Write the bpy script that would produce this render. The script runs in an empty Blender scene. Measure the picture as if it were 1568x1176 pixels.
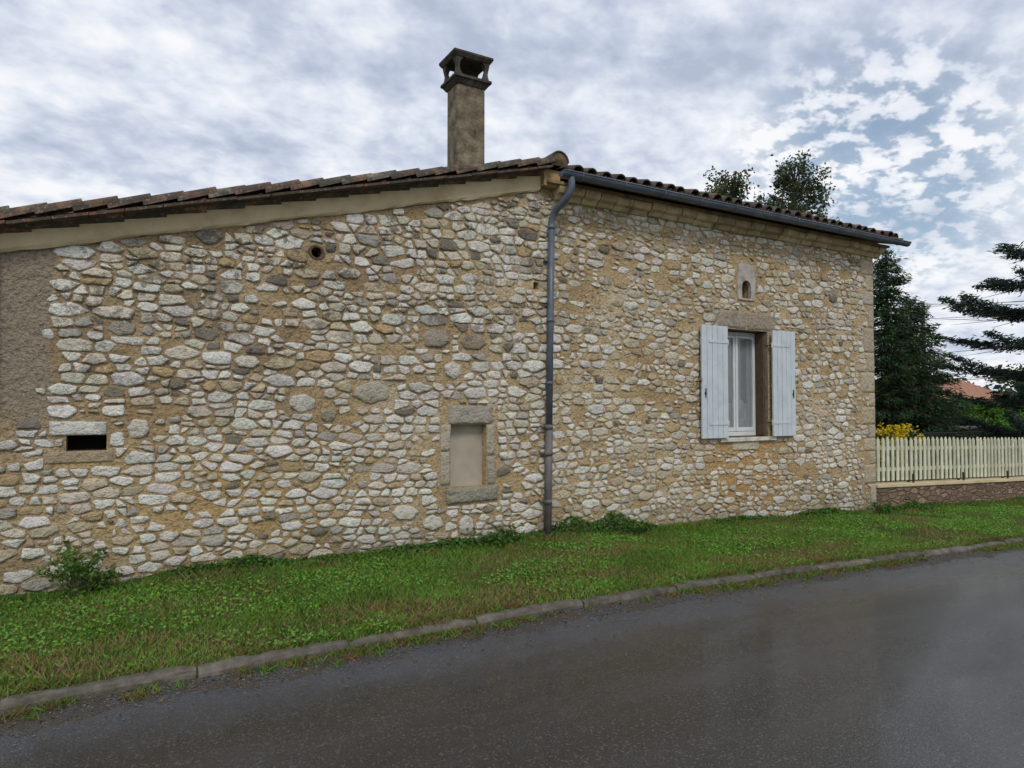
import bpy, math, random
import numpy as np
from mathutils import Vector, Matrix, noise as mnoise
random.seed(7); rng=np.random.default_rng(11)
R=math.radians
scene=bpy.context.scene
W=6.7           # street facade plane (y)
XL,XR=-0.75,10.70
EYE=1.65
KY=4.60         # kerb face

# ---------------------------------------------------------------- helpers
class G:
    def __init__(s,t): s.t=t
    def n(s,typ,ins=None,**props):
        nd=s.t.nodes.new(typ)
        for k,v in props.items(): setattr(nd,k,v)
        for k,v in (ins or {}).items():
            if isinstance(v,bpy.types.NodeSocket): s.t.links.new(v,nd.inputs[k])
            else: nd.inputs[k].default_value=v
        return nd
    def noise(s,scale,detail=4,rough=.55,vec=None,dist=0.0):
        i={'Scale':scale,'Detail':detail,'Roughness':rough,'Distortion':dist}
        if vec is not None: i['Vector']=vec
        return s.n('ShaderNodeTexNoise',i).outputs['Fac']
    def ramp(s,fac,stops):
        nd=s.n('ShaderNodeValToRGB',{0:fac}); e=nd.color_ramp.elements
        while len(e)<len(stops): e.new(.5)
        for el,(p,c) in zip(e,stops):
            el.position=p
            if not hasattr(c,'__len__'): c=(c,c,c)
            el.color=(*c,1)
        return nd.outputs['Color']
    def mix(s,fac,a,b,blend='MIX'):
        nd=s.t.nodes.new('ShaderNodeMix'); nd.data_type='RGBA'; nd.blend_type=blend
        for i,v in ((0,fac),(6,a),(7,b)):
            if isinstance(v,bpy.types.NodeSocket): s.t.links.new(v,nd.inputs[i])
            elif i==0: nd.inputs[i].default_value=v
            else: nd.inputs[i].default_value=(*v[:3],1)
        return nd.outputs[2]
    def m(s,op,a,b=0.0,c=None,clamp=False):
        i={0:a,1:b}
        if c is not None: i[2]=c
        return s.n('ShaderNodeMath',i,operation=op,use_clamp=clamp).outputs[0]
    def mr(s,v,a,b,c=0.,d=1.,smooth=True):
        return s.n('ShaderNodeMapRange',{0:v,1:a,2:b,3:c,4:d},interpolation_type='SMOOTHSTEP' if smooth else 'LINEAR').outputs[0]
    def bump(s,h,strength=.5,dist=.02,normal=None):
        i={'Height':h,'Strength':strength,'Distance':dist}
        if normal is not None: i['Normal']=normal
        return s.n('ShaderNodeBump',i).outputs[0]
    def pos(s): return s.n('ShaderNodeNewGeometry').outputs['Position']
    def xyz(s,v):
        o=s.n('ShaderNodeSeparateXYZ',{0:v}).outputs; return o[0],o[1],o[2]

def newmat(name):
    m=bpy.data.materials.new(name); m.use_nodes=True
    t=m.node_tree; b=t.nodes['Principled BSDF']
    return m,G(t),b
def setp(g,b,**k):
    names={'col':'Base Color','rough':'Roughness','nor':'Normal','metal':'Metallic','spec':'Specular IOR Level'}
    for kk,v in k.items():
        s=b.inputs[names[kk]]
        if isinstance(v,bpy.types.NodeSocket): g.t.links.new(v,s)
        elif kk=='col': s.default_value=(*v[:3],1)
        else: s.default_value=v

class MB:
    def __init__(s): s.v=[];s.f=[];s.c=[];s.mi=[]
    def add(s,vs,fs,col=(1,1,1,1),mi=0):
        o=len(s.v); s.v.extend([tuple(v) for v in vs])
        if len(col) and hasattr(col[0],'__len__'): s.c.extend(col)
        else:
            c=tuple(col) if len(col)==4 else (*col,1); s.c.extend([c]*len(vs))
        s.f.extend([tuple(i+o for i in f) for f in fs]); s.mi.extend([mi]*len(fs))
    def box(s,x0,x1,y0,y1,z0,z1,col=(1,1,1,1),mi=0,j=0.0):
        vs=[(x,y,z) for x in (x0,x1) for y in (y0,y1) for z in (z0,z1)]
        if j: vs=[tuple(a+random.uniform(-j,j) for a in v) for v in vs]
        s.add(vs,[(0,1,3,2),(4,6,7,5),(0,4,5,1),(2,3,7,6),(0,2,6,4),(1,5,7,3)],col,mi)
    def tube(s,pts,rad,col=(1,1,1,1),seg=10,mi=0,cap=True):
        pts=[Vector(p) for p in pts]; n=len(pts)
        if not hasattr(rad,'__len__'): rad=[rad]*n
        vs=[];fs=[]; up=None
        for i,p in enumerate(pts):
            d=(pts[min(i+1,n-1)]-pts[max(i-1,0)]).normalized()
            if up is None: up=d.orthogonal().normalized()
            up=(up-d*up.dot(d)).normalized(); q=d.cross(up)
            for k in range(seg):
                a=2*math.pi*k/seg; vs.append(p+(up*math.cos(a)+q*math.sin(a))*rad[i])
        for i in range(n-1):
            for k in range(seg):
                a=i*seg+k;b=i*seg+(k+1)%seg; fs.append((a,b,b+seg,a+seg))
        if cap: fs.append(tuple(range(seg))[::-1]); fs.append(tuple((n-1)*seg+k for k in range(seg)))
        s.add(vs,fs,col,mi)
    def obj(s,name,mats,parent=None,smooth=False,bevel=0):
        me=bpy.data.meshes.new(name); me.from_pydata(s.v,[],s.f)
        a=me.color_attributes.new('col','FLOAT_COLOR','POINT')
        a.data.foreach_set('color',np.array(s.c,dtype=np.float32).ravel())
        if not isinstance(mats,(list,tuple)): mats=[mats]
        for m in mats: me.materials.append(m)
        me.polygons.foreach_set('material_index',s.mi)
        if smooth: me.polygons.foreach_set('use_smooth',[True]*len(me.polygons))
        me.update()
        o=bpy.data.objects.new(name,me); scene.collection.objects.link(o)
        if parent: o.parent=parent
        if bevel:
            b=o.modifiers.new('bevel','BEVEL'); b.width=bevel; b.segments=2; b.limit_method='ANGLE'
        return o
def npobj(name,verts,nper,cols,mat,parent=None,smooth=False):
    N=len(verts); me=bpy.data.meshes.new(name)
    me.vertices.add(N*nper); me.vertices.foreach_set('co',np.ascontiguousarray(verts,dtype=np.float32).ravel())
    me.loops.add(N*nper); me.loops.foreach_set('vertex_index',np.arange(N*nper,dtype=np.int32))
    me.polygons.add(N); me.polygons.foreach_set('loop_start',np.arange(N,dtype=np.int32)*nper)
    try: me.polygons.foreach_set('loop_total',np.full(N,nper,dtype=np.int32))
    except Exception: pass
    a=me.color_attributes.new('col','FLOAT_COLOR','POINT')
    c=np.ones((N,nper,4),dtype=np.float32); c[:,:,:3]=cols[:,None,:]
    a.data.foreach_set('color',c.ravel()); me.materials.append(mat); me.update(calc_edges=True); me.validate()
    o=bpy.data.objects.new(name,me); scene.collection.objects.link(o)
    if parent: o.parent=parent
    return o
def empty(name,loc=(0,0,0)):
    e=bpy.data.objects.new(name,None); scene.collection.objects.link(e); return e

# ---------------------------------------------------------------- terrain height
def drop(X):
    X=np.asarray(X,dtype=float); X=np.minimum(X,30)
    t=np.clip(X-3,0,2); return -0.031*(t*t/4+np.maximum(X-5,0))
def gz(X,Y):
    X=np.asarray(X,dtype=float);Y=np.asarray(Y,dtype=float)
    v=np.interp(Y,[-400,-3.6,-3.4,KY+.01,KY+.04,KY+.09,6.7,400],[.05,.05,-.03,-.03,.045,.062,.150,.17])
    return v+drop(X)+.012*np.sin(X*2.3+Y*1.7)*(np.clip((Y-KY-.1)*2,0,1))

# ---------------------------------------------------------------- materials
def mortar_col(g,p):
    x,y,z=g.xyz(p)
    n1=g.noise(.9,3,.6,p)
    c=g.ramp(n1,[(.34,(.37,.26,.135)),(.48,(.48,.355,.195)),(.6,(.54,.415,.25)),(.7,(.60,.49,.335))])
    n3=g.noise(2.3,3,.65,p)
    lf=g.m('MULTIPLY',g.mr(x,5.2,0.5,0,.75),g.mr(n3,.35,.6,.25,1))
    lf=g.m('MULTIPLY',lf,g.mr(z,.7,2.0,.3,1))
    c=g.mix(lf,c,(.255,.185,.115))
    def blob(cx,cz,r0,r1):
        d=g.n('ShaderNodeVectorMath',{0:p,1:(cx,W,cz)},operation='DISTANCE').outputs['Value']
        d=g.m('ADD',d,g.m('MULTIPLY',g.m('SUBTRACT',n3,.5),1.6))
        return g.mr(d,r0,r1,1,0)
    c=g.mix(g.m('MULTIPLY',blob(7.7,.66,.3,1.3),.75),c,(.50,.30,.12))
    c=g.mix(g.m('MULTIPLY',blob(1.0,.5,.3,1.5),.6),c,(.52,.35,.15))
    c=g.mix(g.m('MULTIPLY',blob(7.6,2.9,.1,.6),.5),c,(.44,.34,.21))
    e=g.m('ADD',x,g.m('MULTIPLY',g.m('SUBTRACT',n3,.5),.35))
    pl=g.m('MULTIPLY',g.mr(e,-.43,-.36,1,0),g.mr(z,1.25,1.75,0,1))
    c=g.mix(g.m('MULTIPLY',pl,.92),c,(.30,.255,.19))
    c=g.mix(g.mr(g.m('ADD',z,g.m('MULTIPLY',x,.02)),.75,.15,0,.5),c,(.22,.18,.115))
    f=g.noise(30,4,.74,p)
    c=g.mix(1,c,g.ramp(f,[(.28,.42),(.5,1.),(.72,1.3)]),'MULTIPLY')
    return c,f,n3
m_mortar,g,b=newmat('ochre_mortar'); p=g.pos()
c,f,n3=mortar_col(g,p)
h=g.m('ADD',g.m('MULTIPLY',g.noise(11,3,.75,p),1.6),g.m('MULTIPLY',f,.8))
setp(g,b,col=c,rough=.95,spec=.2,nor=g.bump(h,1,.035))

m_stone,g,b=newmat('rubble_stone'); p=g.pos(); x,y,z=g.xyz(p)
at=g.n('ShaderNodeAttribute',attribute_name='col')
mc,f,n3=mortar_col(g,p)
nb=g.noise(17,4,.76,p)
sc=g.mix(1,at.outputs['Color'],g.ramp(nb,[(.28,.55),(.42,.97),(.7,1.16)]),'MULTIPLY')
lich=g.mr(g.noise(4.6,5,.8,p),.515,.60,0,1)
lz=g.m('MULTIPLY',g.mr(z,1.2,3.0,.08,.75),g.mr(x,9,1.5,.35,1))
sc=g.mix(g.m('MULTIPLY',lich,lz),sc,(.14,.12,.095))
sc=g.mix(g.mr(f,.57,.70,0,.45),sc,(.22,.19,.14))
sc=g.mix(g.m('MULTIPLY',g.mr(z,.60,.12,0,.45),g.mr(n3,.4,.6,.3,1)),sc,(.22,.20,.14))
ed=g.m('ADD',at.outputs['Alpha'],g.m('MULTIPLY',g.m('SUBTRACT',nb,.48),1.5))
ef=g.mr(ed,.03,.20,0,1)
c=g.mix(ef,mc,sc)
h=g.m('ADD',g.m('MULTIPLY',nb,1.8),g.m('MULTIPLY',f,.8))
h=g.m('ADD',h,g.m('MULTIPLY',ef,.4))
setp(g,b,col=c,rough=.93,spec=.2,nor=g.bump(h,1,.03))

def simple(name,stops,scale=8,bump=.5,bd=.01,rough=.85,bs=40,detail=5,usecol=False,metal=0,spec=.3):
    m,g,b=newmat(name); p=g.pos(); n=g.noise(scale,detail,.65,p); c=g.ramp(n,stops)
    if usecol:
        c=g.mix(1,c,g.n('ShaderNodeAttribute',attribute_name='col').outputs['Color'],'MULTIPLY')
    setp(g,b,col=c,rough=rough,metal=metal,spec=spec)
    if bump: setp(g,b,nor=g.bump(g.noise(bs,4,.65,p),bump,bd))
    return m
m_band=simple('cream_render',[(.3,(.42,.32,.18)),(.5,(.58,.47,.285)),(.75,(.66,.55,.37))],2.6,.6,.008,detail=7)
m_cornice=simple('cornice_stone',[(.3,(.22,.17,.10)),(.5,(.46,.365,.215)),(.7,(.57,.47,.31))],5,.8,.012,usecol=True)
m_dress=simple('dressed_stone',[(.28,.5),(.5,.95),(.72,1.2)],9,.8,.014,usecol=True,rough=.92)
m_plast=simple('niche_plaster',[(.3,(.33,.29,.23)),(.6,(.43,.385,.31))],3,.3,.004)
m_dark=simple('dark_interior',[(.3,.006),(.7,.012)],3,0)
m_gut=simple('slate_blue_metal',[(.3,(.075,.095,.125)),(.6,(.13,.15,.185)),(.75,(.19,.20,.22))],6,.1,.003,rough=.42,metal=.1)
m_iron=simple('cast_iron_pipe',[(.3,(.08,.073,.073)),(.6,(.15,.14,.135)),(.8,(.20,.16,.12))],9,.2,.003,rough=.55)
m_shut=simple('shutter_paint',[(.25,(.42,.48,.51)),(.5,(.53,.585,.61)),(.75,(.60,.64,.65))],5,.15,.002,rough=.5,bs=90)
m_white=simple('window_paint',[(.3,(.58,.60,.60)),(.7,(.68,.70,.70))],5,0,rough=.4)
m_curtain=simple('curtain_cloth',[(.3,(.20,.24,.30)),(.7,(.34,.38,.44))],7,.3,.01,rough=.9)
m_chim=simple('chimney_render',[(.3,(.055,.047,.036)),(.44,(.14,.115,.075)),(.58,(.22,.18,.12)),(.75,(.34,.29,.20))],6.5,1,.02,bs=26)
m_chcap=simple('chimney_cap_cement',[(.3,(.03,.027,.024)),(.55,(.07,.06,.05)),(.75,(.16,.14,.11))],8,.6,.01)
m_kerb=simple('kerb_stone',[(.28,(.05,.045,.036)),(.5,(.115,.10,.08)),(.7,(.19,.17,.14))],9,.9,.012,usecol=True)
m_wood=simple('fence_paint',[(.25,(.46,.46,.32)),(.55,(.64,.64,.49)),(.8,(.74,.74,.62))],6,.2,.003,rough=.6,usecol=True)
m_bark=simple('bark',[(.3,(.05,.04,.03)),(.7,(.13,.10,.08))],14,.8,.02)
m_rail=simple('dark_iron',[(.3,.02),(.7,.04)],9,.1,.002,rough=.5)
m_pole=simple('pole_concrete',[(.3,(.2,.19,.17)),(.7,(.3,.28,.26))],5,.1,.002)
m_fwood=simple('brown_frame',[(.3,(.075,.048,.03)),(.7,(.14,.09,.06))],12,.4,.004)

m_glass,g,b=newmat('window_glass'); setp(g,b,col=(.9,.95,.97),rough=.03); b.inputs['Transmission Weight'].default_value=.8

m_tile,g,b=newmat('canal_tile'); p=g.pos()
at=g.n('ShaderNodeAttribute',attribute_name='col')
c=g.mix(1,at.outputs['Color'],g.ramp(g.noise(18,4,.7,p),[(.25,.5),(.5,1.),(.75,1.3)]),'MULTIPLY')
c=g.mix(g.mr(g.noise(6,4,.75,p),.38,.52,0,.85),c,(.055,.049,.042))
c=g.mix(g.mr(g.noise(24,3,.7,p),.56,.66,0,.65),c,(.23,.21,.155))
setp(g,b,col=c,rough=.92,spec=.2,nor=g.bump(g.noise(40,3,.7,p),.7,.01))

def foliage(name,trans=.35,rough=.6):
    m,g,b=newmat(name); t=m.node_tree
    at=g.n('ShaderNodeAttribute',attribute_name='col').outputs['Color']
    setp(g,b,col=at,rough=rough,spec=.25)
    if trans:
        tr=g.n('ShaderNodeBsdfTranslucent',{'Color':g.mix(1,at,(1.1,1.25,.6),'MULTIPLY')})
        mx=g.n('ShaderNodeMixShader',{0:trans,1:b.outputs[0],2:tr.outputs[0]})
        t.links.new(mx.outputs[0],t.nodes['Material Output'].inputs[0])
    return m
m_leaf=foliage('leaf',.3); m_grass=foliage('grass_blade',.25,.65); m_litter=foliage('dry_leaf',0,.8)

m_ground,g,b=newmat('turf_soil'); p=g.pos()
c=g.ramp(g.noise(1.3,5,.7,p),[(.36,(.055,.08,.02)),(.52,(.08,.095,.03)),(.64,(.13,.105,.055))])
c=g.mix(1,c,g.ramp(g.noise(45,3,.7,p),[(.25,.4),(.5,1.),(.75,1.5)]),'MULTIPLY')
setp(g,b,col=c,rough=1,spec=.1,nor=g.bump(g.noise(60,3,.7,p),1,.03))

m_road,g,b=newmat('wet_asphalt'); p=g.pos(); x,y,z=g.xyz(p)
st=g.n('ShaderNodeMapping',{0:p,'Scale':(.20,1,1)}).outputs[0]
nl=g.noise(1.4,5,.62,st)
c=g.ramp(nl,[(.34,(.018,.0165,.016)),(.5,(.028,.026,.024)),(.66,(.050,.045,.041))])
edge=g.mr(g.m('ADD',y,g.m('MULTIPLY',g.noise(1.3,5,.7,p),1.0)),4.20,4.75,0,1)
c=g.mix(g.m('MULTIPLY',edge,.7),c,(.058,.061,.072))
ag=g.noise(85,2,.75,p); ag2=g.n('ShaderNodeTexVoronoi',{'Vector':p,'Scale':95}).outputs
sp=g.n('ShaderNodeSeparateColor',{0:ag2['Color']}).outputs[0]
c=g.mix(1,c,g.ramp(ag,[(.3,.35),(.5,.95),(.66,1.6)]),'MULTIPLY')
c=g.mix(g.mr(sp,.88,.94,0,.4),c,(.14,.13,.12))
rg=g.mr(nl,.38,.58,.12,.34); rg=g.m('ADD',rg,g.m('MULTIPLY',edge,.35))
rg=g.m('ADD',rg,g.mr(ag,.3,.7,-.04,.10))
bs=g.m('ADD',g.m('MULTIPLY',ag2['Distance'],-1.),ag)
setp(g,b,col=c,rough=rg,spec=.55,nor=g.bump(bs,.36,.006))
b.inputs['Coat Weight'].default_value=.2; b.inputs['Coat Roughness'].default_value=.10

m_grav,g,b=newmat('gravel'); p=g.pos()
vo=g.n('ShaderNodeTexVoronoi',{'Vector':p,'Scale':75}).outputs
c=g.mix(g.n('ShaderNodeSeparateColor',{0:vo['Color']}).outputs[0],(.030,.029,.029),(.12,.115,.11))
c=g.mix(g.mr(g.noise(3,4,.7,p),.40,.56,0,.85),c,(.070,.055,.035))
setp(g,b,col=c,rough=.85,nor=g.bump(g.m('MULTIPLY',vo['Distance'],-1.),1,.02))

m_gwall,g,b=newmat('garden_wall_stone'); p=g.pos()
mp=g.n('ShaderNodeMapping',{0:p,'Scale':(3.2,3.2,8.5)}).outputs[0]
vo=g.n('ShaderNodeTexVoronoi',{'Vector':mp,'Scale':1.5},feature='DISTANCE_TO_EDGE').outputs['Distance']
vc=g.n('ShaderNodeTexVoronoi',{'Vector':mp,'Scale':1.5}).outputs['Color']
c=g.mix(g.n('ShaderNodeSeparateColor',{0:vc}).outputs[1],(.13,.085,.05),(.32,.21,.14))
c=g.mix(g.mr(vo,.03,.09,1,0),c,(.14,.105,.07))
c=g.mix(1,c,g.ramp(g.noise(20,4,.7,p),[(.3,.6),(.6,1.1)]),'MULTIPLY')
setp(g,b,col=c,rough=.95,nor=g.bump(g.mr(vo,0,.12,0,1),.9,.03))

# ---------------------------------------------------------------- HOUSE
house=empty('stone_house')
def top_z(x): return 3.034+.253*x if x<4.3 else 4.2
openings=[(-.284,0.0,1.27,1.40,.30,'d'),(3.157,3.591,.767,1.438,.11,'n'),(7.271,8.155,1.20,2.70,.24,'w'),
          (7.61,7.81,3.13,3.40,.22,'d'),(1.67,1.78,3.07,3.18,.2,'d'),(4.20,4.27,2.98,3.06,.2,'d')]
mb=MB()
xs=sorted(set([XL,XR,4.2999,4.3]+[o[0] for o in openings]+[o[1] for o in openings]+list(np.round(np.arange(-.5,10.6,.5),3))))
zs=sorted(set([-.5,4.2,1.0,2.0]+[o[2] for o in openings]+[o[3] for o in openings]))
for i in range(len(xs)-1):
    for j in range(len(zs)-1):
        xa,xb,za,zb=xs[i],xs[i+1],zs[j],zs[j+1]; cx=(xa+xb)/2;cz=(za+zb)/2
        if any(o[0]<cx<o[1] and o[2]<cz<o[3] for o in openings): continue
        ta,tb=top_z(xa),top_z(xb)
        if za>=min(ta,tb)-1e-6 and za>=max(ta,tb)-1e-6: continue
        mb.add([(xa,W,min(za,ta)),(xb,W,min(za,tb)),(xb,W,min(zb,tb)),(xa,W,min(zb,ta))],[(0,1,2,3)])
for (xa,xb,za,zb,d,k) in openings:
    y1=W+d
    mb.add([(xa,W,za),(xb,W,za),(xb,W,zb),(xa,W,zb),(xa,y1,za),(xb,y1,za),(xb,y1,zb),(xa,y1,zb)],
           [(0,4,5,1),(1,5,6,2),(2,6,7,3),(3,7,4,0)],mi={'d':0,'n':0,'w':2}[k],col=(.27,.21,.15,1))
    if k=='n': mb.add([(xa,y1,za),(xb,y1,za),(xb,y1,zb),(xa,y1,zb)],[(0,1,2,3)],mi=3)
    if k=='d': mb.add([(xa,y1,za),(xb,y1,za),(xb,y1,zb),(xa,y1,zb)],[(0,1,2,3)],mi=1)
YB=12.2
mb.add([(XL,W,-.5),(XL,YB,-.5),(XL,YB,top_z(XL)),(XL,W,top_z(XL))],[(0,1,2,3)])
mb.add([(XR,W,-.8),(XR,YB,-.8),(XR,YB,4.2),(XR,(W+YB)/2,4.95),(XR,W,4.2)],[(0,1,2,3,4)])
mb.add([(XL,YB,-.8),(XR,YB,-.8),(XR,YB,4.2),(4.3,YB,4.2),(XL,YB,top_z(XL))],[(4,3,2,1,0)])
mb.obj('walls',[m_mortar,m_dark,m_dress,m_plast],house)

def clip(poly,a,b,c):
    out=[];n=len(poly)
    for i in range(n):
        p,q=poly[i],poly[(i+1)%n]; dp=a*p[0]+b*p[1]-c; dq=a*q[0]+b*q[1]-c
        if dp<=0: out.append(p)
        if dp*dq<0:
            t=dp/(dp-dq); out.append((p[0]+(q[0]-p[0])*t,p[1]+(q[1]-p[1])*t))
    return out
def area(P): return abs(sum(P[k][0]*P[(k+1)%len(P)][1]-P[(k+1)%len(P)][0]*P[k][1] for k in range(len(P)))/2)
def cutcorners(P,r):
    o=[];n=len(P)
    for i in range(n):
        p,q=P[i],P[(i+1)%n]; L=math.hypot(q[0]-p[0],q[1]-p[1]); t=min(.33,r*random.uniform(.3,2.0)/max(L,1e-4)); t2=min(.33,r*random.uniform(.3,2.0)/max(L,1e-4))
        o.append((p[0]+(q[0]-p[0])*t,p[1]+(q[1]-p[1])*t)); o.append((q[0]+(p[0]-q[0])*t2,q[1]+(p[1]-q[1])*t2))
    return o
def subdiv(P,L0):
    o=[];n=len(P)
    for i in range(n):
        p,q=P[i],P[(i+1)%n]; k=max(1,int(math.hypot(q[0]-p[0],q[1]-p[1])/L0+.6))
        for j in range(k): o.append((p[0]+(q[0]-p[0])*j/k,p[1]+(q[1]-p[1])*j/k))
    return o
smb=MB()
def add_stone(P,col,h,cut=.013,jit=.006,edge0=0.0,inset=.005,tilt=.5):
    if len(P)<3: return
    P=subdiv(cutcorners(P,cut),.022)
    n=len(P); cx=sum(p[0] for p in P)/n; cz=sum(p[1] for p in P)/n
    r=math.sqrt(max(1e-6,sum((p[0]-cx)**2+(p[1]-cz)**2 for p in P)/n)); sd=random.uniform(0,50)
    Q=[]
    for (px,pz) in P:
        d=math.hypot(px-cx,pz-cz)+1e-6
        k=1+(jit*(mnoise.noise(Vector((px*20,pz*20,sd)))*1.7+random.uniform(-.4,.4)))/d
        Q.append((cx+(px-cx)*k,cz+(pz-cz)*k))
    vs=[];cs=[];tx=random.uniform(-tilt,tilt)*h/r;tz=random.uniform(-tilt,tilt)*h/r
    for ri,(s,hh,al) in enumerate(((1,-.005,edge0),(1-inset/r,h*.8,edge0+.30),(.72,h,.9))):
        for (x,z) in Q:
            X=cx+(x-cx)*s;Z=cz+(z-cz)*s
            rough=(mnoise.noise(Vector((X*22,Z*22,sd)))*.4*h if ri else 0)
            vs.append((X,W-hh-rough-(tx*(X-cx)+tz*(Z-cz) if ri else 0),Z)); cs.append((*col,al))
    vs.append((cx,W-h*1.02,cz)); cs.append((*col,1.))
    fs=[]
    for k in range(2):
        for i in range(n):
            a=k*n+i;b2=k*n+(i+1)%n; fs.append((a,b2,b2+n,a+n))
    for i in range(n): fs.append((2*n+i,2*n+(i+1)%n,3*n))
    smb.add(vs,fs,cs)
def vary(c,v=.12):
    k=1+random.uniform(-v,v); return tuple(min(.82,max(.02,a*k*(1+random.uniform(-.03,.03)))) for a in c)
pal=dict(white=(.76,.73,.65),cream=(.67,.61,.49),tan=(.56,.475,.335),ochre=(.52,.39,.22),grey=(.48,.45,.39),dark=(.24,.215,.175))
excl=[(-.41,.02,1.38,1.53),(-.43,.06,1.17,1.29),(-.30,.02,1.25,1.42),
      (3.03,3.72,.58,1.66),(7.22,8.22,1.02,2.96),(7.50,7.94,3.08,3.64),(1.64,1.81,3.04,3.21),(4.18,4.29,2.96,3.08)]
blocks=[(-.40,.005,1.405,1.515,(.72,.70,.64),.022),(-.42,.05,1.18,1.268,(.42,.34,.22),.010),
 (3.13,3.67,1.445,1.64,(.44,.40,.33),.02),(3.05,3.155,1.16,1.44,(.52,.46,.35),.012),(3.04,3.15,.80,1.15,(.48,.43,.33),.012),
 (3.595,3.69,1.10,1.44,(.48,.42,.31),.014),(3.597,3.70,.78,1.09,(.42,.37,.29),.014),(3.10,3.72,.61,.765,(.36,.33,.26),.035),
 (7.02,7.72,2.715,2.95,(.40,.345,.265),.008),(7.73,8.40,2.715,2.94,(.38,.33,.25),.009),
 (7.42,7.95,1.02,1.15,(.62,.55,.41),.014)]
big=[((2.98,2.35),.19,.11,(.38,.33,.26)),((3.42,2.33),.17,.10,(.37,.31,.23)),((3.18,2.02),.12,.10,(.70,.66,.57)),
     ((1.60,1.67),.15,.10,(.70,.66,.56)),((2.30,1.78),.22,.12,(.50,.45,.35)),((.77,3.17),.12,.10,(.30,.28,.23)),((1.85,1.55),.10,.08,(.40,.35,.24)),
     ((.23,1.45),.10,.10,(.66,.61,.52)),((3.38,3.02),.12,.07,(.70,.67,.6)),((2.65,.55),.17,.09,(.7,.65,.55)),((2.95,.42),.14,.09,(.7,.65,.55)),((3.35,.36),.1,.12,(.68,.64,.55)),
     ((.95,2.72),.12,.07,(.68,.64,.55)),((1.1,2.05),.13,.065,(.66,.62,.53)),((2.05,2.95),.13,.07,(.62,.57,.47)),((.1,2.3),.13,.07,(.42,.38,.31))]
for (cc,rx,rz,col) in big: excl.append((cc[0]-rx,cc[0]+rx,cc[1]-rz,cc[1]+rz))
z=-.2;k=0;quoins=[]
while z<4.1:
    hq=random.uniform(.20,.40); wq=.17 if k%2 else .32; wq*=random.uniform(.85,1.15)
    quoins.append((XR-wq,XR-.004,z+.008,min(z+hq,4.12)-.008)); excl.append((XR-wq-.01,XR+.1,z,z+hq)); z+=hq;k+=1
AS=2.0
sites=[];z=-.15
while z<4.15:
    rh=random.uniform(.052,.118)
    x=XL-.1+random.uniform(0,.15)
    while x<XR+.1:
        w=min(.32,max(.05,random.lognormvariate(math.log(.142 if x<4.4 else .130),.48)))*(.75+rh*2.6)
        x+=w
        if w<.12 and rh>.09 and random.random()<.4:
            for q in (-.27,.27): sites.append((x-w/2+random.uniform(-.01,.01),z+rh/2+q*rh+.06*math.sin(x*1.1+z),w*.8))
            continue
        sites.append((x-w/2+random.uniform(-.016,.016), z+rh/2+.06*math.sin(x*1.1+z)+random.uniform(-.019,.019), w))
    z+=rh
S=np.array(sites); Q=S[:,:2].copy(); Q[:,1]*=AS; Wt=(S[:,2]*.5)**2*.6
cnt=0
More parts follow.
